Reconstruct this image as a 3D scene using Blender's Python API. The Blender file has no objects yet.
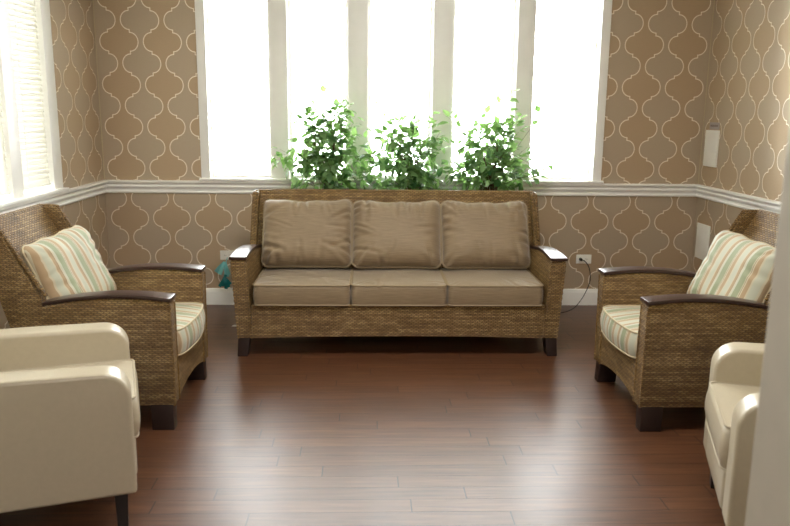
import bpy, bmesh, math, random
from mathutils import Vector, Matrix, noise
R = math.radians
scene = bpy.context.scene
COL = scene.collection

# ------------------------------------------------------------------ camera
def cam_axes(p, y, r):
    F = Vector((math.sin(y)*math.cos(p), math.cos(y)*math.cos(p), -math.sin(p)))
    Rt = Vector((math.cos(y), -math.sin(y), 0)); U = Rt.cross(F)
    c, s = math.cos(r), math.sin(r)
    return Rt*c + U*s, U*c - Rt*s, F
Rt, Up, Fw = cam_axes(.1963, .036, .0106)
cd = bpy.data.cameras.new('camera'); cam = bpy.data.objects.new('camera', cd); COL.objects.link(cam)
M4 = Matrix((Rt, Up, -Fw)).transposed().to_4x4(); M4.translation = Vector((0, -5.5377, 1.4239))
cam.matrix_world = M4
cd.sensor_width = 36; cd.lens = 749.92/790*36; cd.clip_start = .02
cd.dof.use_dof = True; cd.dof.focus_distance = 4.4; cd.dof.aperture_fstop = 3.2
scene.camera = cam
# ------------------------------------------------------------------ light and exposure
SKY, CEIL, HALL = 21.0, 34.0, 44.0
w = bpy.data.worlds.new('sky'); scene.world = w; w.use_nodes = True
bg = w.node_tree.nodes['Background']; bg.inputs[0].default_value = (.95, .98, 1, 1); bg.inputs[1].default_value = SKY
def area(name, loc, rot, sx, sy, power, col=(1, 1, 1), portal=False):
    l = bpy.data.lights.new(name, 'AREA'); l.shape = 'RECTANGLE'; l.size = sx; l.size_y = sy
    l.energy = power; l.color = col
    if portal: l.cycles.is_portal = True
    o = bpy.data.objects.new(name, l); COL.objects.link(o); o.location = loc; o.rotation_euler = rot
    return o
area('window_portal', (.25, .16, 1.75), (R(-90), 0, 0), 2.95, 1.7, 1, portal=True)
area('window_portal', (-2.07, -2.0, 1.75), (0, R(-90), 0), 1.7, 2.7, 1, portal=True)
area('ceiling_fill_light', (.27, -2.6, 2.66), (0, 0, 0), 1.1, .55, CEIL, (1, .97, .93))  # added fill light out of view, brightens the seating from above
area('hall_fill_light', (.2, -6.0, 2.60), (R(35), 0, 0), 2.2, 1.0, HALL, (1, .97, .94))  # unseen fill added behind the camera, tilted towards the room
scene.view_settings.view_transform = 'Standard'; scene.view_settings.look = 'None'
scene.view_settings.gamma = 1; scene.view_settings.exposure = 0.45
scene.view_settings.use_curve_mapping = False
scene.cycles.use_denoising = True
scene.cycles.max_bounces = 10; scene.cycles.transparent_max_bounces = 12
scene.cycles.sample_clamp_indirect = 8

# ------------------------------------------------------------------ materials
class NT:
    def __init__(s, name):
        s.m = bpy.data.materials.new(name); s.m.use_nodes = True
        s.t = s.m.node_tree; s.b = s.t.nodes['Principled BSDF']
    def n(s, kind, **kw):
        x = s.t.nodes.new(kind)
        for k, v in kw.items(): setattr(x, k, v)
        return x
    def l(s, a, b): s.t.links.new(a, b)
    def put(s, sock, v):
        if isinstance(v, bpy.types.NodeSocket): s.l(v, sock)
        else: sock.default_value = v
    def math(s, op, a, b=0.0, c=0.0):
        x = s.n('ShaderNodeMath', operation=op)
        s.put(x.inputs[0], a); s.put(x.inputs[1], b); s.put(x.inputs[2], c)
        return x.outputs[0]
    def mix(s, f, a, b):
        x = s.n('ShaderNodeMix', data_type='RGBA')
        s.put(x.inputs[0], f); s.put(x.inputs[6], a); s.put(x.inputs[7], b)
        return x.outputs[2]
    def uv(s):
        return s.n('ShaderNodeUVMap').outputs[0]
    def sep(s, v):
        x = s.n('ShaderNodeSeparateXYZ'); s.l(v, x.inputs[0]); return x.outputs
    def comb(s, a, b, c=0.0):
        x = s.n('ShaderNodeCombineXYZ'); s.put(x.inputs[0], a); s.put(x.inputs[1], b); s.put(x.inputs[2], c); return x.outputs[0]
    def noise(s, v, scale, detail=2.0, rough=.5):
        x = s.n('ShaderNodeTexNoise'); s.l(v, x.inputs['Vector']); x.inputs['Scale'].default_value = scale
        x.inputs['Detail'].default_value = detail; x.inputs['Roughness'].default_value = rough; return x.outputs[0]
    def white(s, v):
        x = s.n('ShaderNodeTexWhiteNoise', noise_dimensions='3D'); s.l(v, x.inputs['Vector']); return x.outputs[0]
    def ramp(s, f, stops, interp='LINEAR'):
        x = s.n('ShaderNodeValToRGB'); s.put(x.inputs[0], f); e = x.color_ramp.elements; x.color_ramp.interpolation = interp
        while len(e) < len(stops): e.new(.5)
        for i, (p, c) in enumerate(stops): e[i].position = p; e[i].color = (*c, 1)
        return x.outputs[0]
    def bump(s, h, dist, strength=1.0):
        x = s.n('ShaderNodeBump'); s.put(x.inputs['Height'], h); x.inputs['Distance'].default_value = dist
        x.inputs['Strength'].default_value = strength; s.l(x.outputs[0], s.b.inputs['Normal']); return x
    def set(s, **kw):
        for k, v in kw.items():
            s.put(s.b.inputs[k.replace('_', ' ')], v)
        return s

def C(r, g, b):           # sRGB 0-255 -> linear
    f = lambda c: ((c/255+.055)/1.055)**2.4 if c > 10 else c/255/12.92
    return (f(r), f(g), f(b))
def C4(*a): return (*C(*a), 1)
def plain(name, col, rough=.5, spec=.5, bump=0.0, bscale=60, **kw):
    n = NT(name); n.set(Roughness=rough); n.b.inputs['Specular IOR Level'].default_value = spec
    tc = n.n('ShaderNodeTexCoord').outputs['Object']
    f = n.noise(tc, bscale*.2, 3)
    c = Vector(C(*col))
    n.l(n.mix(f, (*(c*.93), 1), (*(c*1.05), 1)), n.b.inputs['Base Color'])
    if bump: n.bump(n.noise(tc, bscale, 4), bump)
    for k, v in kw.items(): n.b.inputs[k.replace('_', ' ')].default_value = v
    return n.m

def wallpaper():
    n = NT('ogee_wallpaper'); u, v, _ = n.sep(n.uv())
    P, V = .295, .293; q = P/4
    fu = n.math('ABSOLUTE', n.math('SUBTRACT', n.math('FLOORED_MODULO', n.math('ADD', u, P/2+20*P), P), P/2))   # 0 at brown centre .. P/2 at taupe centre
    fv = n.math('ABSOLUTE', n.math('SUBTRACT', n.math('FLOORED_MODULO', n.math('ADD', v, V/2+20*V), V), V/2))
    left = n.math('LESS_THAN', fu, q)
    dx = n.math('ABSOLUTE', n.math('SUBTRACT', fu, q))
    t = n.math('ADD', n.math('MULTIPLY', left, n.math('SUBTRACT', V/2, fv)), n.math('MULTIPLY', n.math('SUBTRACT', 1.0, left), fv))
    a, b = .056, .0635
    ee = n.math('SQRT', n.math('ADD', n.math('POWER', n.math('DIVIDE', dx, a), 2.0), n.math('POWER', n.math('DIVIDE', t, b), 2.0)))
    d1 = n.math('MULTIPLY', n.math('ABSOLUTE', n.math('SUBTRACT', ee, 1.0)), .06)
    l1 = n.math('LESS_THAN', d1, .0034)
    l2 = n.math('MULTIPLY', n.math('LESS_THAN', dx, .0034), n.math('MULTIPLY', n.math('GREATER_THAN', t, .061), n.math('LESS_THAN', t, .0855)))
    line = n.math('MAXIMUM', l1, l2)
    inside = n.math('LESS_THAN', ee, 1.0)
    fill = n.math('ABSOLUTE', n.math('SUBTRACT', left, inside))      # 1 = brown
    col = n.mix(fill, C4(188, 170, 146), C4(189, 165, 134))
    grain = n.noise(n.comb(n.math('MULTIPLY', u, 30.0), n.math('MULTIPLY', v, 400.0)), 1.0, 2)
    col = n.mix(n.math('MULTIPLY', grain, .14), col, C4(110, 85, 60))
    col = n.mix(line, col, C4(240, 230, 212))
    n.set(Base_Color=col, Metallic=.55, Roughness=n.math('SUBTRACT', .62, n.math('MULTIPLY', line, .10)))
    n.b.inputs['Specular IOR Level'].default_value = 1.0
    n.b.inputs['Coat Weight'].default_value = .5; n.b.inputs['Coat Roughness'].default_value = .62
    return n.m

def wicker(name, dark=1.0):
    n = NT(name); u, v, _ = n.sep(n.uv()); H, S = .0092, .027
    wob = n.noise(n.uv(), 14.0, 2)
    v = n.math('ADD', v, n.math('ADD', n.math('MULTIPLY', wob, .008), n.math('MULTIPLY', n.math('SINE', n.math('MULTIPLY', u, math.pi*2/.0135)), .0016)))
    u = n.math('ADD', u, n.math('MULTIPLY', n.noise(n.uv(), 22.0, 2), .012))
    rv = n.math('DIVIDE', v, H); row = n.math('FLOOR', rv); fr = n.math('SUBTRACT', rv, row)
    ph = n.math('ADD', n.math('DIVIDE', u, S), n.math('MULTIPLY', row, .5))
    cell = n.math('FLOOR', ph); fc = n.math('SUBTRACT', ph, cell)
    hh = n.math('MULTIPLY', n.math('SINE', n.math('MULTIPLY', fr, math.pi)), n.math('POWER', n.math('SINE', n.math('MULTIPLY', fc, math.pi)), .5))
    var = n.white(n.comb(cell, row, 3.0))
    strand = n.white(n.comb(2.0, row, n.math('FLOOR', n.math('MULTIPLY', u, 3.0))))
    patch = n.noise(n.uv(), 9.0, 3)
    k = n.math('ADD', n.math('MULTIPLY', var, .28), n.math('ADD', n.math('MULTIPLY', strand, .28), n.math('MULTIPLY', patch, .48)))
    base = n.ramp(k, [(.2, C(104, 76, 38)), (.5, C(142, 109, 62)), (.8, C(184, 152, 98))])
    col = n.mix(n.math('SMOOTH_MIN', 1.0, n.math('ADD', .06, n.math('MULTIPLY', hh, 1.3)), .1), C4(44, 27, 10), base)
    n.set(Base_Color=col, Roughness=.42); n.b.inputs['Specular IOR Level'].default_value = .45
    n.bump(hh, .0045, 1.0)
    return n.m

def floor_wood():
    n = NT('plank_floor'); tc = n.n('ShaderNodeTexCoord').outputs['Object']; x, y, _ = n.sep(tc)
    PW, PL = .092, .95
    ry = n.math('DIVIDE', y, PW); row = n.math('FLOOR', ry); fy = n.math('SUBTRACT', ry, row)
    off = n.white(n.comb(row, 7.0, 1.0))
    rx = n.math('ADD', n.math('DIVIDE', x, PL), n.math('MULTIPLY', off, 5.0)); cx = n.math('FLOOR', rx); fx = n.math('SUBTRACT', rx, cx)
    idn = n.white(n.comb(row, cx, 2.0))
    g = n.noise(n.comb(n.math('ADD', n.math('MULTIPLY', x, 2.2), n.math('MULTIPLY', idn, 30.0)), n.math('MULTIPLY', y, 38.0), idn), 1.6, 6, .6)
    g2 = n.noise(n.comb(n.math('MULTIPLY', x, 6.0), n.math('MULTIPLY', y, 190.0), idn), 1.0, 3)
    k = n.math('ADD', n.math('MULTIPLY', g, .62), n.math('ADD', n.math('MULTIPLY', idn, .08), n.math('MULTIPLY', g2, .26)))
    col = n.ramp(k, [(.3, C(64, 39, 24)), (.5, C(90, 57, 37)), (.72, C(118, 80, 54))])
    sy = n.math('LESS_THAN', n.math('MINIMUM', fy, n.math('SUBTRACT', 1.0, fy)), .018)
    sx = n.math('LESS_THAN', n.math('MINIMUM', fx, n.math('SUBTRACT', 1.0, fx)), .0028)
    seam = n.math('MAXIMUM', sy, sx)
    col = n.mix(n.math('MULTIPLY', seam, .9), col, C4(38, 22, 14))
    n.set(Base_Color=col, Roughness=n.math('ADD', .33, n.math('MULTIPLY', g2, .08)))
    n.b.inputs['Specular IOR Level'].default_value = .5
    n.b.inputs['Coat Weight'].default_value = .12; n.b.inputs['Coat Roughness'].default_value = .25
    n.bump(n.math('SUBTRACT', n.math('MULTIPLY', g2, .25), n.math('MULTIPLY', seam, 1.5)), .001, .8)
    return n.m

def slub():
    n = NT('taupe_slub_fabric'); u, v, _ = n.sep(n.uv())
    g = n.noise(n.comb(n.math('MULTIPLY', u, 9.0), n.math('MULTIPLY', v, 260.0)), 1.0, 3, .6)
    g1 = n.noise(n.comb(n.math('MULTIPLY', u, 420.0), n.math('MULTIPLY', v, 420.0)), 1.0, 1)
    col = n.ramp(g, [(.3, C(117, 98, 72)), (.7, C(142, 122, 94))])
    n.set(Base_Color=col, Roughness=.62); n.b.inputs['Sheen Weight'].default_value = .25
    n.bump(n.math('ADD', g, n.math('MULTIPLY', g1, .5)), .0012, .5)
    return n.m

def stripes():
    n = NT('striped_fabric'); u, v, _ = n.sep(n.uv())
    uu = n.math('FRACT', n.math('ADD', n.math('DIVIDE', u, .150), .07))
    sage, cream, tan, brown, pale = C(138, 148, 116), C(196, 187, 160), C(168, 142, 108), C(124, 98, 72), C(184, 187, 168)
    st = [(0, sage), (.24, cream), (.27, brown), (.29, cream), (.33, tan), (.47, cream), (.52, pale), (.72, cream), (.76, tan), (.86, brown), (.88, cream), (.93, pale)]
    col = n.ramp(uu, st, 'CONSTANT')
    g1 = n.noise(n.comb(n.math('MULTIPLY', u, 300.0), n.math('MULTIPLY', v, 500.0)), 1.0, 2)
    col = n.mix(n.math('MULTIPLY', g1, .2), col, C4(170, 150, 120))
    n.set(Base_Color=col, Roughness=.7); n.b.inputs['Sheen Weight'].default_value = .2
    n.bump(g1, .0008, .5)
    return n.m

def leaf_mat(name, dark, light):
    n = NT(name); u, v, _ = n.sep(n.uv())
    col = n.ramp(u, [(0, dark), (.55, tuple((a+b)/2 for a, b in zip(dark, light))), (1, light)])
    n.set(Base_Color=col, Roughness=.38)
    tr = n.n('ShaderNodeBsdfTranslucent'); n.l(n.mix(.6, col, C4(176, 222, 118)), tr.inputs[0])
    ms = n.n('ShaderNodeMixShader'); ms.inputs[0].default_value = .38
    out = n.t.nodes['Material Output']; n.l(n.b.outputs[0], ms.inputs[1]); n.l(tr.outputs[0], ms.inputs[2]); n.l(ms.outputs[0], out.inputs[0])
    return n.m

def blind_mat():
    n = NT('blind_slat_white'); n.set(Base_Color=C4(246, 244, 234), Roughness=.5)
    tr = n.n('ShaderNodeBsdfTranslucent'); tr.inputs[0].default_value = C4(250, 246, 228)
    ms = n.n('ShaderNodeMixShader'); ms.inputs[0].default_value = .055
    out = n.t.nodes['Material Output']; n.l(n.b.outputs[0], ms.inputs[1]); n.l(tr.outputs[0], ms.inputs[2]); n.l(ms.outputs[0], out.inputs[0])
    return n.m

def glass_mat():
    n = NT('window_glass'); t = n.n('ShaderNodeBsdfTransparent'); t.inputs[0].default_value = (.97, .98, .97, 1)
    g = n.n('ShaderNodeBsdfGlossy'); g.inputs['Roughness'].default_value = .02
    f = n.n('ShaderNodeFresnel'); f.inputs[0].default_value = 1.45
    ms = n.n('ShaderNodeMixShader'); n.l(f.outputs[0], ms.inputs[0]); n.l(t.outputs[0], ms.inputs[1]); n.l(g.outputs[0], ms.inputs[2])
    n.l(ms.outputs[0], n.t.nodes['Material Output'].inputs[0]); return n.m

MT = dict(paper=wallpaper(), wicker=wicker('woven_wicker'), floor=floor_wood(), slub=slub(), stripes=stripes(),
          white=plain('white_trim_paint', (244, 242, 236), .38, .5, .0002, 40),
          ceil=plain('ceiling_paint', (238, 237, 232), .9, .2),
          hall=plain('greige_wall_paint', (180, 172, 157), .7, .3, .0002, 90),
          wood=plain('dark_stained_wood', (58, 38, 32), .28, .6, .0002, 50),
          legwood=plain('espresso_leg_wood', (44, 30, 26), .4, .5, .0002, 50),
          leather=plain('cream_leather', (184, 173, 150), .30, .6, .0006, 260),
          blackwood=plain('black_leg', (24, 20, 20), .35, .5),
          plastic=plain('white_plastic', (236, 233, 224), .35, .5),
          cord=plain('black_rubber', (18, 17, 17), .45, .4),
          pipe=plain('taupe_piping', (152, 134, 106), .6, .3, .0003, 300),
          stripepipe=plain('cream_piping', (196, 182, 150), .6, .3, .0003, 300),
          leaf=leaf_mat('ficus_leaf', C(30, 76, 48), C(150, 184, 122)),
          bark=plain('ficus_bark', (92, 72, 54), .8, .2, .002, 60),
          pot=plain('terracotta_pot', (140, 92, 66), .75, .3, .0005, 60),
          soil=plain('potting_soil', (48, 36, 28), .95, .1, .004, 80),
          teal=plain('teal_ribbon', (20, 120, 118), .5, .4, .0004, 120),
          aqua=plain('aqua_ribbon', (118, 190, 188), .5, .4, .0004, 120),
          blind=blind_mat(), glass=glass_mat(),
          lamp=plain('lamp_diffuser', (240, 238, 230), .5, .3),
          grey=plain('grey_label', (170, 160, 158), .5, .4),
          ink=plain('faded_ink', (120, 96, 98), .6, .3),
          dark=plain('dark_slot', (30, 28, 26), .6, .3),
          paperw=plain('white_paper', (235, 232, 225), .8, .2))

# ------------------------------------------------------------------ mesh helpers
def box_uv(bm):
    L = bm.loops.layers.uv.verify(); bm.normal_update()
    for f in bm.faces:
        nx, ny, nz = (abs(c) for c in f.normal)
        for lp in f.loops:
            c = lp.vert.co
            lp[L].uv = (c.x, c.z) if ny >= nx and ny >= nz else ((c.y, c.z) if nx >= nz else (c.x, c.y))
def emit(name, bm, mat, parent=None, smooth=True, uv=True, angle=40):
    bmesh.ops.recalc_face_normals(bm, faces=bm.faces)
    if uv: box_uv(bm)
    me = bpy.data.meshes.new(name); bm.to_mesh(me); bm.free()
    me.materials.append(MT[mat] if isinstance(mat, str) else mat)
    if smooth:
        for p in me.polygons: p.use_smooth = True
        me.set_sharp_from_angle(angle=R(angle))
    o = bpy.data.objects.new(name, me); COL.objects.link(o); o.parent = parent
    return o
def tag(o, label=None, cat=None, group=None, kind=None):
    if label: o['label'] = label
    if cat: o['category'] = cat
    if group: o['group'] = group
    if kind: o['kind'] = kind
    return o
def empty(name, loc=(0, 0, 0), rz=0.0):
    o = bpy.data.objects.new(name, None); COL.objects.link(o); o.location = loc; o.rotation_euler = (0, 0, rz); o.empty_display_size = .1
    return o
def place(o, loc, rot):
    o.location = loc; o.rotation_euler = rot; return o
def box(bm, x0, x1, y0, y1, z0, z1):
    vs = [bm.verts.new((x, y, z)) for x in (x0, x1) for y in (y0, y1) for z in (z0, z1)]
    for q in ((0, 1, 3, 2), (4, 6, 7, 5), (0, 4, 5, 1), (2, 3, 7, 6), (0, 2, 6, 4), (1, 5, 7, 3)):
        bm.faces.new([vs[i] for i in q])
    return vs
def bevel(bm, wd, seg=2, ang=30):
    bmesh.ops.recalc_face_normals(bm, faces=bm.faces); bm.normal_update()
    es = [e for e in bm.edges if len(e.link_faces) == 2 and e.calc_face_angle(0) > R(ang)]
    bmesh.ops.bevel(bm, geom=es, offset=wd, segments=seg, profile=.6, affect='EDGES', clamp_overlap=True)
def prism(bm, prof, x0, x1, fn=None):
    """profile = list of (y,z); extruded along x."""
    A = [bm.verts.new((x0, y, z)) for y, z in prof]; B = [bm.verts.new((x1, y, z)) for y, z in prof]
    n = len(prof)
    bm.faces.new(A); bm.faces.new(B[::-1])
    for i in range(n): bm.faces.new((A[i], B[i], B[(i+1) % n], A[(i+1) % n]))
    if fn:
        for v_ in A+B: v_.co = Vector(fn(v_.co))
def tube(bm, pts, rad, seg=8, closed=False):
    pts = [Vector(p) for p in pts]; n = len(pts); rings = []
    up = Vector((0, 0, 1)); prevn = None
    for i, p in enumerate(pts):
        a = pts[(i-1) % n] if closed or i > 0 else p; b = pts[(i+1) % n] if closed or i < n-1 else p
        t = (b-a).normalized()
        if prevn is None:
            prevn = t.cross(up if abs(t.z) < .9 else Vector((1, 0, 0))).normalized()
        nn = (prevn - t*prevn.dot(t)).normalized(); prevn = nn; bb = t.cross(nn)
        r = rad(i/(n-1)) if callable(rad) else rad
        rings.append([bm.verts.new(p + nn*math.cos(2*math.pi*k/seg)*r + bb*math.sin(2*math.pi*k/seg)*r) for k in range(seg)])
    m = n if closed else n-1
    for i in range(m):
        A, B = rings[i], rings[(i+1) % n]
        for k in range(seg): bm.faces.new((A[k], A[(k+1) % seg], B[(k+1) % seg], B[k]))
    if not closed:
        bm.faces.new(rings[0][::-1]); bm.faces.new(rings[-1])
def rrect(w_, d_, cr, per=8, side=14):
    pts = []; hw, hd = w_/2, d_/2
    cs = [(hw-cr, hd-cr, 0), (-hw+cr, hd-cr, 90), (-hw+cr, -hd+cr, 180), (hw-cr, -hd+cr, 270)]
    for i, (cx, cy, a0) in enumerate(cs):
        for k in range(per+1):
            a = R(a0+90*k/per); pts.append((cx+cr*math.cos(a), cy+cr*math.sin(a)))
        nx, ny, a1 = cs[(i+1) % 4]; s = pts[-1]; e = (nx+cr*math.cos(R(a1)), ny+cr*math.sin(R(a1)))
        for k in range(1, side): pts.append((s[0]+(e[0]-s[0])*k/side, s[1]+(e[1]-s[1])*k/side))
    return pts
def creases(rng, w_, d_, nn, depth=.006, edge=None):
    out = []
    for i in range(nn):
        s = rng.choice(edge or ['l', 'r', 't', 'b', 'c', 'c'])
        if s == 'c': p = Vector((rng.choice((-1, 1))*w_*.47, rng.choice((-1, 1))*d_*.47)); a = math.atan2(-p.y, -p.x) + rng.uniform(-.5, .5)
        elif s == 'l': p = Vector((-w_*.48, rng.uniform(-.4, .4)*d_)); a = rng.uniform(-.5, .5)
        elif s == 'r': p = Vector((w_*.48, rng.uniform(-.4, .4)*d_)); a = math.pi+rng.uniform(-.5, .5)
        elif s == 't': p = Vector((rng.uniform(-.45, .45)*w_, d_*.49)); a = -math.pi/2+rng.uniform(-.35, .35)
        else: p = Vector((rng.uniform(-.45, .45)*w_, -d_*.49)); a = math.pi/2+rng.uniform(-.35, .35)
        L = rng.uniform(.12, .4)*min(w_, d_); out.append((p, p+Vector((math.cos(a), math.sin(a)))*L, rng.uniform(.009, .017), rng.uniform(.4, 1)*depth))
    return out
def crease_at(cr, x, y):
    s = 0; p = Vector((x, y))
    for a, b, wd, dp in cr:
        ab = b-a; t = max(0, min(1, (p-a).dot(ab)/ab.length_squared)); d = (p-(a+ab*t)).length
        s -= dp*(1-t*.8)*(math.exp(-(d/wd)**2) - .45*math.exp(-((d-2*wd)/wd)**2))
    return s
def cushion(name, w_, d_, h, bulge, cr, mat, pipemat, seed, parent=None, side_b=.012, front_bow=0.0, ncr=9):
    """boxed seat cushion, origin at its base centre, piping at both seams"""
    rng = random.Random(seed); P = rrect(w_, d_, cr, 6, 44); bm = bmesh.new(); n = len(P)
    crs = creases(rng, w_, d_, ncr, .004)
    def bow(x, y, z):
        return (x, y - front_bow*max(0, -y/(d_/2))*(1-(2*x/w_)**2), z)
    def top(x, y, r, sg):
        nz = noise.noise(Vector((x*5+seed, y*5, 1.3)))*.005*(1-r**6)
        return h/2*sg + sg*(bulge*(1-r**2.6) + nz + (crease_at(crs, x, y) if sg > 0 else 0)*(1 if r < .99 else .3))
    rs = [i/28 for i in range(1, 28)] + [.98, 1.0]
    rings = []
    def ring(sg, r): return [bm.verts.new(bow(x*r, y*r, top(x*r, y*r, r, sg)+h/2)) for x, y in P]
    tops = [ring(1, r) for r in rs]
    sides = []
    for k in range(1, 6):
        t = k/6; o_ = side_b*math.sin(math.pi*t)
        sides.append([bm.verts.new(bow(x*(1+2*o_/w_), y*(1+2*o_/d_), h*(1-t)+noise.noise(Vector((x*7, y*7, t*3+seed)))*.003)) for x, y in P])
    bots = [ring(-1, r) for r in rs[::-1]]
    allr = tops+sides+bots
    c0 = bm.verts.new((0, 0, top(0, 0, 0, 1)+h/2)); c1 = bm.verts.new((0, 0, 0 - bulge*.5))
    for v_ in bots:
        for q in v_: q.co.z = max(q.co.z, 0) if True else 0
    c1.co.z = 0
    for k in range(n): bm.faces.new((c0, allr[0][k], allr[0][(k+1) % n])); bm.faces.new((c1, allr[-1][(k+1) % n], allr[-1][k]))
    for A, B in zip(allr, allr[1:]):
        for k in range(n): bm.faces.new((A[k], B[k], B[(k+1) % n], A[(k+1) % n]))
    seam = [v_.co.copy() for v_ in tops[-1]]
    o = emit(name, bm, mat, parent, angle=75)
    b2 = bmesh.new(); tube(b2, [(p.x*1.003, p.y*1.003, p.z+.001) for p in seam], .0048, 6, True); emit('piping', b2, pipemat, o)
    b2 = bmesh.new(); tube(b2, [(p.x*1.003, p.y*1.003, .006) for p in seam], .0045, 6, True); emit('piping', b2, pipemat, o)
    return o
def pillow(name, w_, d_, T, mat, pipemat, seed, ncr=12, depth=.008, sag=.0, edge=None, pinch=.03, piper=.0055, fade=.3):
    """knife-edge pillow, local xy is its face, z its thickness (face up +z)"""
    rng = random.Random(seed); P = rrect(w_, d_, .045, 6, 56); bm = bmesh.new(); n = len(P)
    crs = creases(rng, w_, d_, ncr, depth, edge)
    def shp(x, y):
        ex = 2*x/w_; ey = 2*y/d_
        return (x*(1-pinch*(1-ey*ey)*abs(ex)), y*(1-pinch*(1-ex*ex)*abs(ey)) - sag*max(0, ey)*(1-ex*ex) + .004*math.sin(ex*9+seed)*max(0, ey))
    def zz(x, y, r):
        pr = max(0.0, 1-r**4.5)**.55
        return T/2*pr*(1 + .10*(-2*y/d_))
    rs = [i/36 for i in range(1, 36)] + [.985, .995]
    def ring(sg, r):
        out = []
        for x, y in P:
            X, Y = shp(x*r, y*r)
            z = zz(x*r, y*r, r); cz = crease_at(crs, x*r, y*r)*(1-fade*r**7)*(1 if r < .985 else .4) + noise.noise(Vector((x*r*6+seed, y*r*6, 2)))*.008*(1-r**4)
            out.append(bm.verts.new((X, Y, sg*(z+(cz if sg > 0 else cz*.3)))))
        return out
    tops = [ring(1, r) for r in rs]; mid = []
    for x, y in P:
        X, Y = shp(x, y); mid.append(bm.verts.new((X, Y, 0)))
    bots = [ring(-1, r) for r in rs[::-1]]
    allr = tops+[mid]+bots
    c0 = bm.verts.new((0, 0, T/2)); c1 = bm.verts.new((0, 0, -T/2))
    for k in range(n): bm.faces.new((c0, allr[0][k], allr[0][(k+1) % n])); bm.faces.new((c1, allr[-1][(k+1) % n], allr[-1][k]))
    for A, B in zip(allr, allr[1:]):
        for k in range(n): bm.faces.new((A[k], B[k], B[(k+1) % n], A[(k+1) % n]))
    seam = [v_.co.copy() for v_ in mid]
    L = bm.loops.layers.uv.verify()
    for f in bm.faces:
        for lp in f.loops: lp[L].uv = (lp.vert.co.x, lp.vert.co.y)
    o = emit(name, bm, mat, None, uv=False, angle=80)
    b2 = bmesh.new(); tube(b2, seam, piper, 6, True); emit('piping', b2, pipemat, o)
    return o
def struct(name, bm, mat, **kw):
    o = emit(name, bm, mat, smooth=kw.pop('smooth', False), **kw); o['kind'] = 'structure'; return o

# ------------------------------------------------------------------ the room
def paper_uv(o, region):
    '''hang the wallpaper: every strip has its own start of the pattern'''
    me = o.data; L = me.uv_layers[0].data
    for p in me.polygons:
        nrm = p.normal; c = p.center
        x0, z0, P, V = region(c)
        for li in p.loop_indices:
            co = me.vertices[me.loops[li].vertex_index].co
            h = co.x if abs(nrm.y) > .5 else co.y
            L[li].uv = ((h-x0)*.295/P, (co.z-z0)*.293/V)
XL, XR, YF, ZC, TH = -1.923, 2.464, -4.2, 2.74, .18
HALL_Y = -7.6
bm = bmesh.new(); box(bm, -2.3, 2.9, HALL_Y-.2, .2, -.1, 0); struct('floor', bm, 'floor')
bm = bmesh.new(); box(bm, -2.3, 2.9, HALL_Y-.2, .2, ZC, ZC+.1); struct('ceiling', bm, 'ceil')
W0, W1, WB, WT = -1.165, 1.668, .935, 2.55          # clear opening of the back window
bm = bmesh.new()
box(bm, XL-TH, W0, 0, TH, .88, ZC); box(bm, W1, XR+TH, 0, TH, .88, ZC); box(bm, W0, W1, 0, TH, .88, WB-.003); box(bm, W0, W1, 0, TH, WT, ZC)
box(bm, XL-TH, .2, 0, TH, 0, .88); box(bm, .2, XR+TH, 0, TH, 0, .88)
paper_uv(struct('wall_back', bm, 'paper'), lambda c: ((-1.449, .653, .305, .291) if c.x < .2 else (1.978, .645, .318, .299)) if c.z < .88 else ((-1.457, 1.314, .302, .294) if c.x < .2 else (1.979, 1.334, .317, .297)))
V0, V1 = -3.47, -.90
bm = bmesh.new()
box(bm, XL-TH, XL, V1, 0, .88, ZC); box(bm, XL-TH, XL, YF-.2, V0, .88, ZC); box(bm, XL-TH, XL, V0, V1, .88, WB-.003); box(bm, XL-TH, XL, V0, V1, WT, ZC)
box(bm, XL-TH, XL, YF-.2, 0, 0, .88)
paper_uv(struct('wall_left', bm, 'paper'), lambda c: (-.475, 1.34 if c.z > .88 else .65, .31, .280))
bm = bmesh.new(); box(bm, XR, XR+TH, YF-.2, 0, .88, ZC); box(bm, XR, XR+TH, YF-.2, 0, 0, .88)
paper_uv(struct('wall_right', bm, 'paper'), lambda c: (-.748, 1.325 if c.z > .88 else .65, .292, .294))
JX = .752                                             # doorway edge beside the camera
bm = bmesh.new(); box(bm, JX+.02, XR+TH, YF-.2, YF, 0, ZC); box(bm, XL-TH, -1.15, YF-.2, YF, 0, ZC); box(bm, -1.15, JX+.02, YF-.2, YF, 2.35, ZC)
struct('wall_front', bm, 'hall')
bm = bmesh.new(); box(bm, JX, JX+.02, YF-.205, YF+.005, 0, 2.35); bevel(bm, .004, 2); struct('trim_1', bm, 'hall')
bm = bmesh.new(); box(bm, -2.3, -2.2, HALL_Y, YF-.2, 0, ZC); box(bm, 2.8, 2.9, HALL_Y, YF-.2, 0, ZC); box(bm, -2.3, 2.9, HALL_Y-.2, HALL_Y, 0, ZC)
struct('wall_hall', bm, 'hall')

def moulding(name, prof, p0, p1, inward):
    """profile (out, z) swept along a straight wall run; ends run on into the corner"""
    p0, p1, inward = Vector(p0), Vector(p1), Vector(inward); bm = bmesh.new()
    A = [bm.verts.new((*(p0+inward*o_), z)) for o_, z in prof]; B = [bm.verts.new((*(p1+inward*o_), z)) for o_, z in prof]
    bm.faces.new(A); bm.faces.new(B[::-1])
    for i in range(len(prof)): bm.faces.new((A[i], B[i], B[(i+1) % len(prof)], A[(i+1) % len(prof)]))
    return struct(name, bm, 'white', smooth=True, angle=25)
rail = [(0, .838), (.012, .838), (.016, .842), (.018, .850), (.014, .856), (.014, .868), (.020, .876), (.026, .884), (.027, .892), (.022, .897), (.022, .905), (.034, .912), (.040, .918), (.041, .926), (.038, .930), (.0, .932)]
base = [(0, 0), (.016, 0), (.016, .100), (.012, .108), (.012, .116), (.006, .124), (0, .126)]
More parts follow.
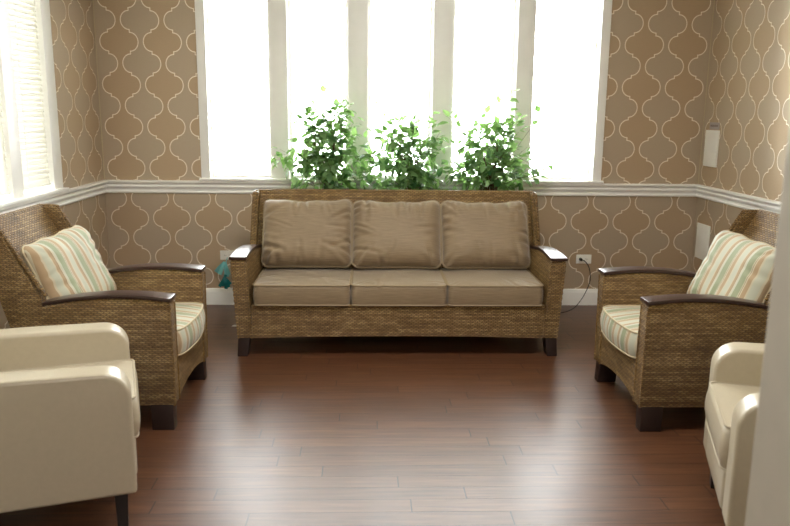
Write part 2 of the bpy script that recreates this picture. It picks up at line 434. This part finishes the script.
moulding('trim_2', rail, (XL, 0), (XR, 0), (0, -1)); moulding('trim_3', rail, (XL, 0), (XL, YF), (1, 0)); moulding('trim_4', rail, (XR, 0), (XR, YF), (-1, 0))
moulding('baseboard_back', base, (XL, 0), (XR, 0), (0, -1)); moulding('baseboard_left', base, (XL, 0), (XL, YF), (1, 0)); moulding('baseboard_right', base, (XR, 0), (XR, YF), (-1, 0))
for i, x in enumerate((XL, XR)):                     # pale bead in the wallpapered corners
    bm = bmesh.new(); s = 1 if i == 0 else -1
    tube(bm, [(x+s*.003, -.003, .93), (x+s*.003, -.003, ZC)], .003, 6); struct('trim_%d' % (5+i), bm, 'stripepipe')

def window(name, root_loc, rz, spans, e0, e1):
    """local: x along the wall, -y into the room, wall face at y=0; spans = glass openings"""
    root = empty(name, root_loc, rz); root['kind'] = 'structure'
    a, b = spans[0][0], spans[-1][1]
    bm = bmesh.new(); box(bm, e0, a+.012, -.018, .0, .945, WT+.06); box(bm, b-.012, e1, -.018, .0, .945, WT+.06); box(bm, e0, e1, -.020, .0, WT-.01, WT+.08)
    bevel(bm, .004, 2); emit('casing', bm, 'white', root)
    bm = bmesh.new(); box(bm, e0-.012, e1+.012, -.050, .0, .930, .952); bevel(bm, .006, 3); emit('sill_nosing', bm, 'white', root)
    bm = bmesh.new(); box(bm, a, b, 0, TH, .932, .946); emit('sill', bm, 'white', root)
    bm = bmesh.new(); box(bm, a, a+.008, -.004, TH, .946, WT); box(bm, b-.008, b, -.004, TH, .946, WT); box(bm, a, b, -.004, TH, WT-.008, WT); emit('reveal_lining', bm, 'white', root)
    for (s0, s1), (t0, t1) in zip(spans, spans[1:]):
        bm = bmesh.new(); box(bm, s1, t0, -.006, .10, .946, WT); bevel(bm, .004, 2); emit('mullion', bm, 'white', root)
    for s0, s1 in spans:
        bm = bmesh.new(); f = .022
        box(bm, s0, s0+f, .085, .12, .946, WT); box(bm, s1-f, s1, .085, .12, .946, WT); box(bm, s0+f, s1-f, .085, .12, .946, .946+f); box(bm, s0+f, s1-f, .085, .12, WT-f, WT)
        fr = emit('sash', bm, 'white', root)
        bm = bmesh.new(); box(bm, s0+f-.004, s1-f+.004, .101, .105, .962, WT-.018); emit('pane', bm, 'glass', fr)
    return root
wb = window('window_1', (0, 0, 0), 0, [(-1.165, -.711), (-.582, -.152), (-.008, .455), (.600, 1.059), (1.183, 1.668)], -1.218, 1.722)
LS = [(.90+k*.525, .90+k*.525+.395) for k in range(5)]
# on the left wall local +x runs towards the camera (-Y) : rotate so that local -y points to +X
LSm = [(-b_, -a_) for a_, b_ in LS][::-1]
wl = window('window_2', (XL, 0, 0), R(90), LSm, -(LS[-1][1]+.15), -.785)

def blind(root, s0, s1, tilt, zb, pitch=.04, yc=.045, gap=.006, dp=.019):
    bm = bmesh.new(); z = WT-.04
    while z > zb+.02:
        c, s = math.cos(tilt)*dp, math.sin(tilt)*dp
        for k in range(1):
            v_ = [bm.verts.new((x, yc+sy*c, z+sy*s+dz)) for x in (s0+gap, s1-gap) for sy in (-1, 1) for dz in (-.0008, .0008)]
            for q in ((0, 1, 3, 2), (4, 6, 7, 5), (0, 4, 5, 1), (2, 3, 7, 6), (0, 2, 6, 4), (1, 5, 7, 3)): bm.faces.new([v_[i] for i in q])
        z -= pitch
    bl = emit('blind_slats', bm, 'blind', root, smooth=False)
    bm = bmesh.new(); box(bm, s0+.006, s1-.006, yc-.012, yc+.012, zb-.006, zb+.006); bevel(bm, .002, 1); emit('bottom_rail', bm, 'blind', bl)
    bm = bmesh.new(); box(bm, s0+.006, s1-.006, yc-.02, yc+.02, WT-.035, WT-.008); emit('head_rail', bm, 'blind', bl)
    bm = bmesh.new()
    for x in (s0+.07, s1-.07): tube(bm, [(x, yc-.0215, WT-.03), (x, yc-.0215, zb)], .0009, 4)
    emit('ladder_cord', bm, 'white', bl)
    return bl
for s0, s1 in LSm: blind(wl, s0, s1, R(74), .985, .030, .018, .001)
for i, (s0, s1) in enumerate([(-1.165, -.711), (-.582, -.152), (-.008, .455), (.600, 1.059), (1.183, 1.668)]): blind(wb, s0, s1, R(4), 1.075 if i < 4 else 1.03, .05)

# ------------------------------------------------------------------ wicker seating
def arch(d, D, z0, z1, zp):
    t = max(0, min(1, d/D)); return z0 + (z1-z0)*t + zp*math.sin(math.pi*t)**.9
def wicker_seat(name, label, cat, group, W, ztop, zf, zr, peak, arch_up, loc, rz, DA=.56, AT=.088):
    root = empty(name, loc, rz); tag(root, label, cat, group)
    hw = W/2; ZB = .115
    ww = .003 if W > 1 else -.002
    flare = .030 if W > 1 else .012
    for s in (-1, 1):
        # arm panel
        N = 14; prof = [(0, ZB)] + [(DA*i/N, arch(DA*i/N, DA, zf, zr, peak)) for i in range(N+1)] + [(.585, ZB)]
        bm = bmesh.new()
        def fl(c):
            k = max(0, (c.z-ZB)/(zf-ZB)); return (c.x + s*flare*k*(1-c.y/.75), c.y, c.z)
        rows = 8
        # build as stacked grid so that the flare bends smoothly
        xs = (s*hw, s*(hw-AT))
        prism(bm, prof, xs[0], xs[1], fl)
        bmesh.ops.recalc_face_normals(bm, faces=bm.faces); bevel(bm, .008, 2, 50)
        emit('arm_panel', bm, 'wicker', root)
        # braided edge up the inner front corner of the arm
        bm = bmesh.new()
        for xx in (hw-AT+.004, hw-.004):
            p = [fl(Vector((s*xx, .002, ZB+(zf-.012-ZB)*i/28))) for i in range(29)]
            tube(bm, [(x+(.0016 if i % 2 else -.0016), y-.001, z) for i, (x, y, z) in enumerate(p)], lambda t: .0062, 6)
        emit('braided_edge', bm, 'wicker', root)
        # curved timber armrest
        bm = bmesh.new(); N2 = 20; ringp = None
        for i in range(N2+1):
            d = -.006 + (DA+.004)*i/N2; z = arch(max(d, 0), DA, zf, zr, peak)+.002
            cx = fl(Vector((s*(hw-AT/2), d, z)))[0]; hwid = (AT/2+.007)*(1-.22*(i/N2))
            r = [bm.verts.new((cx-hwid, d, z)), bm.verts.new((cx+hwid, d, z)), bm.verts.new((cx+hwid, d, z+.017)), bm.verts.new((cx-hwid, d, z+.017))]
            if ringp:
                for k in range(4): bm.faces.new((ringp[k], ringp[(k+1) % 4], r[(k+1) % 4], r[k]))
            else: bm.faces.new(r[::-1])
            ringp = r
        bm.faces.new(ringp); bevel(bm, .0025, 2, 50); emit('armrest', bm, 'wood', root)
        # side wing of the reclined back
        rec = .57
        wing = [(.30, ZB), (.545, .60-.02), (.545+rec*(ztop-.60), ztop), (.545+rec*(ztop-.60)+.10, ztop), (.60, ZB)]
        bm = bmesh.new(); prism(bm, wing, s*(hw+ww), s*(hw-.040), lambda c: (c.x+s*.018*max(0, 1-abs(c.z-.6)/.35)*0, c.y, c.z))
        bevel(bm, .006, 2, 30); emit('back_wing', bm, 'wicker', root)
        bm = bmesh.new(); a = Vector((s*(hw+ww-.019), .545, .62)); b = Vector((s*(hw+ww-.019), .545+rec*(ztop-.60)-.002, ztop))
        pts = [a+(b-a)*i/26 for i in range(27)] + [b+Vector((0, .102*i/6, .002)) for i in range(1, 7)]
        tube(bm, [(p.x+(.002 if i % 2 else -.002), p.y, p.z) for i, p in enumerate(pts)], .010, 6); emit('braided_edge', bm, 'wicker', root)
    # back panel
    rec = .57; d0 = .545+rec*(.30-.60)+.065; d1 = .545+rec*(ztop-.60)+.065
    prof = [(d0, .30), (d1, ztop), (d1+.035, ztop), (.60, ZB), (.50, ZB)]
    bm = bmesh.new(); prism(bm, prof, -hw+.038, hw-.038); bevel(bm, .005, 2, 30); emit('back_panel', bm, 'wicker', root)
    bm = bmesh.new(); n_ = int(W/.02)
    tube(bm, [(-hw+.03+(W-.06)*i/n_, d1+.018+(.002 if i % 2 else -.002), ztop-.004) for i in range(n_+1)], .019, 8); emit('top_braid', bm, 'wicker', root)
    # front apron with its arched lower edge
    bm = bmesh.new(); n_ = 28; x0, x1 = -hw+AT-.004, hw-AT+.004; pr = None
    for i in range(n_+1):
        t = i/n_; x = x0+(x1-x0)*t; zb = ZB + arch_up*min(1, math.sin(math.pi*t)**.8*1.05)
        r = [bm.verts.new((x, .004, zb)), bm.verts.new((x, .004, .318)), bm.verts.new((x, .03, .318)), bm.verts.new((x, .03, zb))]
        if pr:
            for k in range(4): bm.faces.new((pr[k], pr[(k+1) % 4], r[(k+1) % 4], r[k]))
        else: bm.faces.new(r[::-1])
        pr = r
    bm.faces.new(pr); emit('apron', bm, 'wicker', root)
    bm = bmesh.new(); box(bm, x0, x1, .03, .50, .285, .312); emit('seat_deck', bm, 'wicker', root)
    for sx in (-1, 1):
        for (y0, yt) in ((.010, 0), (.50, 1)):
            bm = bmesh.new(); vs = box(bm, min(sx*hw, sx*(hw-.070)), max(sx*hw, sx*(hw-.070)), y0, y0+.10, 0, ZB+.006)
            for v_ in vs:
                if v_.co.z < .01:
                    v_.co.x = sx*(hw-.035) + (v_.co.x-sx*(hw-.035))*.86 + sx*(.012 if yt == 0 else .004)
                    v_.co.y += (-.004 if yt == 0 else .03)
            bevel(bm, .004, 2); emit('leg', bm, 'legwood', root)
    return root

SOFA = (.181, -1.255)
wicker_seat('wicker_sofa', 'long three-seat woven wicker sofa with dark wood armrests under the wide window', 'sofa', None, 1.90, .905, .585, .560, .024, .012, (*SOFA, 0), 0)
LC, RC = (-.875, -1.945), (1.243, -1.99)
wicker_seat('wicker_armchair', 'woven wicker armchair on the left, behind the cream leather chair, below the window with blinds', 'armchair', 'wicker armchairs', .70, .936, .600, .575, .026, .035, (*LC, 0), R(90))
wicker_seat('wicker_armchair', 'woven wicker armchair on the right, next to the wall with two white plates', 'armchair', 'wicker armchairs', .70, .936, .600, .575, .026, .035, (*RC, 0), R(-90))

# sofa cushions
names = ['left', 'middle', 'right']
for i in range(3):
    cx = SOFA[0] + (i-1)*.571
    o = cushion('seat_cushion', .560, .545, .122, .014, .035, 'slub', 'pipe', 11+i, side_b=.006)
    place(o, (cx, SOFA[1]+.262, .3135), (0, 0, 0))
    tag(o, ['taupe boxed seat cushion at the left end of the wicker sofa', 'taupe boxed seat cushion in the middle of the wicker sofa', 'taupe boxed seat cushion at the right end of the wicker sofa'][i], 'seat cushion', 'seat cushions on the wicker sofa')
for i in range(3):
    cx = SOFA[0] + (i-1)*.574
    o = pillow('back_cushion', .566, .455,   .195, 'slub', 'pipe', 31+i, 34, .015, .016, ['t', 't', 't', 'l', 'r', 'c', 'c', 'b'], .012, .0085)
    tilt = 90-27
    place(o, (cx, SOFA[1]+.508, .664+(.004 if i == 0 else 0)), (R(tilt), 0, R([0, -.6, 1.0][i])))
    tag(o, ['plump taupe back cushion leaning at the left end of the wicker sofa', 'plump taupe back cushion in the middle of the wicker sofa', 'plump taupe back cushion leaning at the right end of the wicker sofa'][i], 'cushion', 'back cushions on the wicker sofa')
# armchair cushions
for j, (loc, rz, side) in enumerate(((LC, 90, 'left'), (RC, -90, 'right'))):
    Mx = Matrix.Translation((*loc, 0)) @ Matrix.Rotation(R(rz), 4, 'Z')
    o = cushion('seat_cushion', .515, .535, .125, .024, .05, 'stripes', 'stripepipe', 51+j, front_bow=.028)
    o.matrix_world = Mx @ Matrix.Translation((0, .262, .3135))
    tag(o, 'striped sage and cream seat cushion of the %s wicker armchair' % side, 'seat cushion', 'striped seat cushions')
    o = pillow('throw_pillow', .545, .415, .16, 'stripes', 'stripepipe', 61+j, 26, .009, .0, None, .04, .005, .95)
    s = 1 if j == 0 else -1
    o.matrix_world = Mx @ Matrix.Translation((-s*.02, .552, .652)) @ Matrix.Rotation(R(-s*7), 4, 'Z') @ Matrix.Rotation(R(68), 4, 'X') @ Matrix.Rotation(R(s*3), 4, 'Z')
    tag(o, 'rumpled striped sage, tan and cream pillow leaning on the back of the %s wicker armchair' % side, 'pillow', 'striped throw pillows')

# ------------------------------------------------------------------ cream leather club chairs
def leather_chair(label, loc, rz):
    root = empty('leather_armchair', loc, rz); tag(root, label, 'armchair', 'cream leather armchairs')
    W, D, AH, ZB, AT = .667, .76, .585, .152, .115; hw = W/2
    for s in (-1, 1):
        rr = .09; prof = [(0.0, ZB), (0.0, AH-rr)] + [(rr-rr*math.cos(R(a)), AH-rr+rr*math.sin(R(a))) for a in range(10, 91, 10)] + [(D*.5, AH+.006), (D-.02, AH+.004), (D-.02, ZB)]
        bm = bmesh.new(); prism(bm, prof, s*hw, s*(hw-AT)); bevel(bm, .016, 4, 35); emit('arm', bm, 'leather', root, angle=50)
        bm = bmesh.new(); pts = []
        for y, z in prof[1:-2]: pts.append((s*(hw-.012), y+.0125*(1 if z < AH-rr+.001 else .5), z-.0045))
        tube(bm, [(s*(hw-.006), .010, ZB+.02)] + [(s*(hw-.006), y+(.009 if k < 6 else .004), z-.005) for k, (y, z) in enumerate(prof[1:-2])], .0042, 6); emit('piping', bm, 'leather', root)
    bm = bmesh.new(); box(bm, -hw+AT, hw-AT, -.004, .10, ZB+.005, .305); bevel(bm, .02, 3); emit('front_panel', bm, 'leather', root)
    bm = bmesh.new(); box(bm, -hw+AT, hw-AT, .08, D-.06, ZB+.03, .29); emit('seat_base', bm, 'leather', root)
    o = cushion('seat_pad', W-2*AT+.004, .60, .150, .016, .03, 'leather', 'leather', 71, parent=root, ncr=3); o.location = (0, .288, .300)
    prof = [(.56, .30), (.63, .80), (.66, .825), (.72, .83), (.77, .80), (.75, ZB), (.62, ZB)]
    bm = bmesh.new(); prism(bm, prof, -hw+.03, hw-.03); bevel(bm, .025, 4, 25); emit('backrest', bm, 'leather', root, angle=55)
    for sx in (-1, 1):
        for y0 in (.03, D-.10):
            bm = bmesh.new(); vs = box(bm, sx*(hw-.045)-.030, sx*(hw-.045)+.030, y0, y0+.045, 0, ZB+.02)
            for v_ in vs:
                if v_.co.z < .01: v_.co.x = sx*(hw-.045)+(v_.co.x-sx*(hw-.045))*.75; v_.co.y = y0+.022+(v_.co.y-y0-.022)*.75
            bevel(bm, .003, 2); emit('leg', bm, 'blackwood', root)
    return root
leather_chair('cream leather club chair in the left foreground, facing right', (-.882, -2.853, 0), R(90+18))
leather_chair('cream leather club chair in the right foreground, partly hidden behind the doorway edge', (1.224, -3.12, 0), R(-90-18))

# ------------------------------------------------------------------ potted ficus behind the sofa
def ficus(label, x, y, seed, H, spread, nb, pot_r=.135, extra=()):
    rng = random.Random(seed); root = empty('potted_ficus', (x, y, 0)); tag(root, label, 'plant', 'leafy plants behind the sofa')
    bm = bmesh.new()
    prof = [(0, 0), (pot_r*.72, 0), (pot_r*.95, .24), (pot_r*1.04, .245), (pot_r*1.04, .275), (pot_r*.92, .275), (pot_r*.90, .235), (0, .235)]
    seg = 28; rings = [[bm.verts.new((r*math.cos(2*math.pi*k/seg), r*math.sin(2*math.pi*k/seg), z)) for k in range(seg)] if r > 0 else [bm.verts.new((0, 0, z))] for r, z in prof]
    for A, B in zip(rings, rings[1:]):
        for k in range(seg):
            if len(A) == 1: bm.faces.new((A[0], B[(k+1) % seg], B[k]))
            elif len(B) == 1: bm.faces.new((A[k], A[(k+1) % seg], B[0]))
            else: bm.faces.new((A[k], A[(k+1) % seg], B[(k+1) % seg], B[k]))
    emit('pot', bm, 'pot', root)
    bm = bmesh.new(); bmesh.ops.create_cone(bm, cap_ends=True, segments=28, radius1=pot_r*.89, radius2=pot_r*.89, depth=.012, matrix=Matrix.Translation((0, 0, .245))); emit('soil', bm, 'soil', root)
    stems = bmesh.new(); lv = bmesh.new(); L = lv.loops.layers.uv.verify()
    trunks = []
    for k in range(3):
        a = k*2.1+rng.random(); p = [Vector((.02*math.cos(a+i*.9), .02*math.sin(a+i*.9), .24+(.98-.24)*i/9)) for i in range(10)]
        p += [p[-1]+Vector((math.cos(a)*.05*i, math.sin(a)*.025*i, .12*i)) for i in range(1, 3)]
        tube(stems, p, lambda t: .008*(1-.5*t), 6); trunks.append(p)
    def leaf(p, d, size):
        d = d.normalized(); side = d.cross(Vector((rng.uniform(-.5, .5), rng.uniform(-.5, .5), 1))).normalized(); nn = side.cross(d).normalized()
        col = min(1, max(0, rng.gauss(.42, .36)))
        ww = size*rng.uniform(.56, .74)/2; cup = rng.uniform(.05, .3)
        prof = [(.0, 0), (.22, .78), (.48, 1.0), (.78, .55), (1.0, 0)]
        mid = [lv.verts.new(p+d*(size*t)-nn*(size*.22*t*t)) for t, _ in prof]
        for sg in (-1, 1):
            ed = [None]+[lv.verts.new(p+d*(size*t)+side*(sg*ww*wd)+nn*(cup*ww*wd)-nn*(size*.22*t*t)) for t, wd in prof[1:-1]]+[None]
            fs = [(mid[0], mid[1], ed[1]), (mid[1], mid[2], ed[2], ed[1]), (mid[2], mid[3], ed[3], ed[2]), (mid[3], mid[4], ed[3])]
            for f in fs:
                fc = lv.faces.new(f if sg > 0 else f[::-1])
                for lp in fc.loops: lp[L].uv = (col, .5)
    def branch(st, en, nl, sz):
        mid = (st+en)/2 + Vector((0, 0, .06))
        pts = [st*(1-t)**2+mid*2*t*(1-t)+en*t*t for t in [i/7 for i in range(8)]]
        tube(stems, pts, lambda t: .0022*(1-.7*t), 5)
        for i in range(nl):
            t = rng.uniform(.25, 1) if i else 1.0
            p = st*(1-t)**2+mid*2*t*(1-t)+en*t*t; dd = (en-st).normalized()*.6+Vector((rng.gauss(0, .7), rng.gauss(0, .6), rng.gauss(-.25, .5)))
            q = p+dd.normalized()*rng.uniform(.01, .035)
            leaf(q, dd, sz*rng.uniform(.75, 1.2))
    for b in range(nb):
        t0 = rng.choice(trunks); st = t0[rng.randint(6, len(t0)-1)].copy()
        a = rng.uniform(0, 2*math.pi); zz_ = .84+(H-.86)*rng.random()**.85
        rr = spread*(1-.75*max(0, (zz_-1.1)/(H-1.0)))*rng.uniform(.35, 1)
        en = Vector((math.cos(a)*rr, math.sin(a)*min(.13, rr*.5), zz_))
        branch(st, en, rng.randint(8, 12), .068)
    for ex, ez, nl in extra:
        st = trunks[0][8].copy(); branch(st, Vector((ex-x, rng.uniform(-.05, .05), ez)), nl+3, .066)
    emit('stems', stems, 'bark', root); emit('foliage', lv, 'leaf', root, uv=False, smooth=True, angle=60)
    return root
ficus('bushy green potted ficus behind the left part of the wicker sofa', -.29, -.20, 5, 1.52, .40, 78, extra=[(-.63, 1.17, 4), (-.30, 1.54, 3), (-.18, 1.5, 3), (-.02, 1.02, 7), (-.44, 1.42, 5), (-.05, .95, 5)])
ficus('lower, sprawling green potted ficus behind the middle of the wicker sofa', .30, -.20, 8, 1.40, .40, 68, extra=[(.10, 1.49, 5), (.0, 1.15, 5), (.5, 1.3, 6), (.56, .98, 8), (.08, .93, 6), (.42, 1.42, 4), (.6, 1.06, 5)])
ficus('green potted ficus with tall tip sprays behind the right part of the wicker sofa', .87, -.20, 14, 1.42, .40, 74, extra=[(.52, 1.45, 6), (.98, 1.55, 6), (.92, 1.47, 5), (1.2, 1.42, 5), (.62, 1.4, 5), (1.13, 1.2, 5), (1.15, .98, 6)])

# ------------------------------------------------------------------ small things on the walls and floor
def outlet(label, x, z):
    root = empty('wall_outlet', (x, 0, z)); tag(root, label, 'outlet', 'wall outlets')
    bm = bmesh.new(); box(bm, -.058, .058, -.006, -.0005, -.035, .035); bevel(bm, .003, 2); emit('cover_plate', bm, 'plastic', root)
    for sx in (-.02, .02):
        bm = bmesh.new(); box(bm, sx-.014, sx+.014, -.008, -.005, -.012, .012); bevel(bm, .002, 2); f = emit('socket', bm, 'plastic', root)
        bm = bmesh.new(); box(bm, sx-.006, sx-.004, -.0085, -.0078, -.004, .005); box(bm, sx+.004, sx+.006, -.0085, -.0078, -.004, .005); emit('slots', bm, 'dark', f)
    return root
outlet('white wall outlet partly hidden behind the left sofa arm, above teal ribbons', -1.047, .378)
outlet('white wall outlet between the sofa and right wicker armchair, with a black plug in it', 1.632, .358)
root = empty('power_cord', (1.606, -.01, .358)); tag(root, 'thin black power cord plugged into the wall right of the sofa', 'cord')
bm = bmesh.new(); tube(bm, [(0, 0, 0), (0, -.012, 0), (0, -.03, 0)], lambda t: .013-.004*t, 10); emit('plug', bm, 'cord', root)
bm = bmesh.new(); P0 = [(0, -.028, 0), (.015, -.05, -.002), (.045, -.06, -.04), (.062, -.06, -.10), (.06, -.07, -.16), (.02, -.09, -.25), (-.04, -.12, -.325), (-.10, -.17, -.351), (-.20, -.25, -.354), (-.33, -.33, -.354), (-.5, -.36, -.354)]
def smooth_path(P, k=5):
    P = [Vector(p) for p in P]; out = []
    for i in range(len(P)-1):
        a, b, c, d = P[max(i-1, 0)], P[i], P[i+1], P[min(i+2, len(P)-1)]
        for j in range(k):
            t = j/k; out.append(.5*((2*b)+(c-a)*t+(2*a-5*b+4*c-d)*t*t+(-a+3*b-3*c+d)*t**3))
    return out+[P[-1]]
sp = smooth_path(P0)
for p in sp: p.z = max(p.z, -.3542+.0)
tube(bm, sp, .0032, 6); emit('cable', bm, 'cord', root)

root = empty('ribbon_tassel', (-1.062, -.035, .10)); tag(root, 'small bunch of teal and aqua ribbons hanging below the outlet left of the sofa', 'tassel')
rng = random.Random(4)
bm = bmesh.new(); tube(bm, [(.01, .026, .262), (.008, .0, .245), (.004, -.008, .225)], .003, 6); emit('loop', bm, 'aqua', root)
for k in range(9):
    hi = k < 4; a = -.75+1.5*(k % 5)/4 + rng.uniform(-.1, .1)
    st = Vector((rng.uniform(-.008, .008), -.006-.004*k, .235 if hi else .13)); Ln = rng.uniform(.09, .12) if hi else rng.uniform(.07, .10)
    bm = bmesh.new(); d = Vector((math.sin(a)*.8, -.1, -math.cos(a))).normalized(); sd = Vector((math.cos(a), .35*(-1)**k, math.sin(a)*.8)).normalized(); N = 7; pr = None
    for i in range(N+1):
        t = i/N; p = st+d*Ln*t+Vector((0, -.010*math.sin(t*4), 0)); hw_ = .006+(.010 if hi else .007)*math.sin(min(1, t*1.6)*math.pi/2)
        nr = d.cross(sd).normalized()*.0012
        r = [bm.verts.new(p-sd*hw_-nr), bm.verts.new(p+sd*hw_-nr), bm.verts.new(p+sd*hw_+nr), bm.verts.new(p-sd*hw_+nr)]
        if pr:
            for q in range(4): bm.faces.new((pr[q], pr[(q+1) % 4], r[(q+1) % 4], r[q]))
        else: bm.faces.new(r[::-1])
        pr = r
    bm.faces.new(pr); emit('ribbon', bm, 'aqua' if hi else 'teal', root)
bm = bmesh.new(); bmesh.ops.create_uvsphere(bm, u_segments=12, v_segments=8, radius=.013, matrix=Matrix.Translation((0, -.016, .135))); emit('knot', bm, 'teal', root)

def wall_plate(name, label, y0, y1, z0, z1, th=.014):
    root = empty(name, (XR, (y0+y1)/2, z0)); tag(root, label, 'wall plate')
    bm = bmesh.new(); box(bm, -th, -.0005, y0-(y0+y1)/2, y1-(y0+y1)/2, 0, z1-z0); bevel(bm, .003, 2); emit('cover', bm, 'plastic', root)
    return root
wall_plate('wall_panel', 'tall white panel on the right wall above the chair rail', -.275, -.075, 1.075, 1.333)
wall_plate('wall_panel', 'plain white panel on the right wall below the chair rail, behind the wicker armchair', -.27, -.06, .392, .652, .008)
root = empty('wall_label', (XR, -.178, 1.338)); tag(root, 'tiny grey label stuck just above the tall white wall panel', 'label')
bm = bmesh.new(); box(bm, -.006, -.0005, -.082, .062, 0, .050); bevel(bm, .001, 1); emit('backing', bm, 'grey', root)
bm = bmesh.new()
for k in range(7): box(bm, -.0066, -.0058, -.064+k*.017, -.064+k*.017+.010, .019, .033)
emit('faded_print', bm, 'ink', root)

bm = bmesh.new(); rng = random.Random(2)
vs = [bm.verts.new((x, y, z)) for x, y, z in ((-.02, -.006, .001), (.012, -.014, .002), (.022, .004, .006), (.002, .014, .003), (-.014, .008, .005))]
c = bm.verts.new((0, 0, .011)); 
for i in range(5): bm.faces.new((vs[i], vs[(i+1) % 5], c))
bm.faces.new(vs[::-1]); o = emit('paper_scrap', bm, 'paperw', None, smooth=False); o.location = (-.905, -.60, 0)
tag(o, 'tiny white paper scrap on the floor left of the sofa', 'paper scrap')

# unseen ceiling housings, added to go with the two fill lights
for nm, x, y, sx, sy, lab in (('fill_light_housing', .27, -2.6, .58, .30, 'unseen flat white housing added for the fill light over the seating area'), ('fill_light_housing', .2, -6.0, 1.1, .5, 'unseen flat white housing added for the fill light in the hall')):
    root = empty(nm, (x, y, ZC)); tag(root, lab, 'light', 'added fill lights')
    bm = bmesh.new(); box(bm, -sx, sx, -sy, sy, -.04, -.0005); bevel(bm, .005, 2); emit('housing', bm, 'plastic', root)
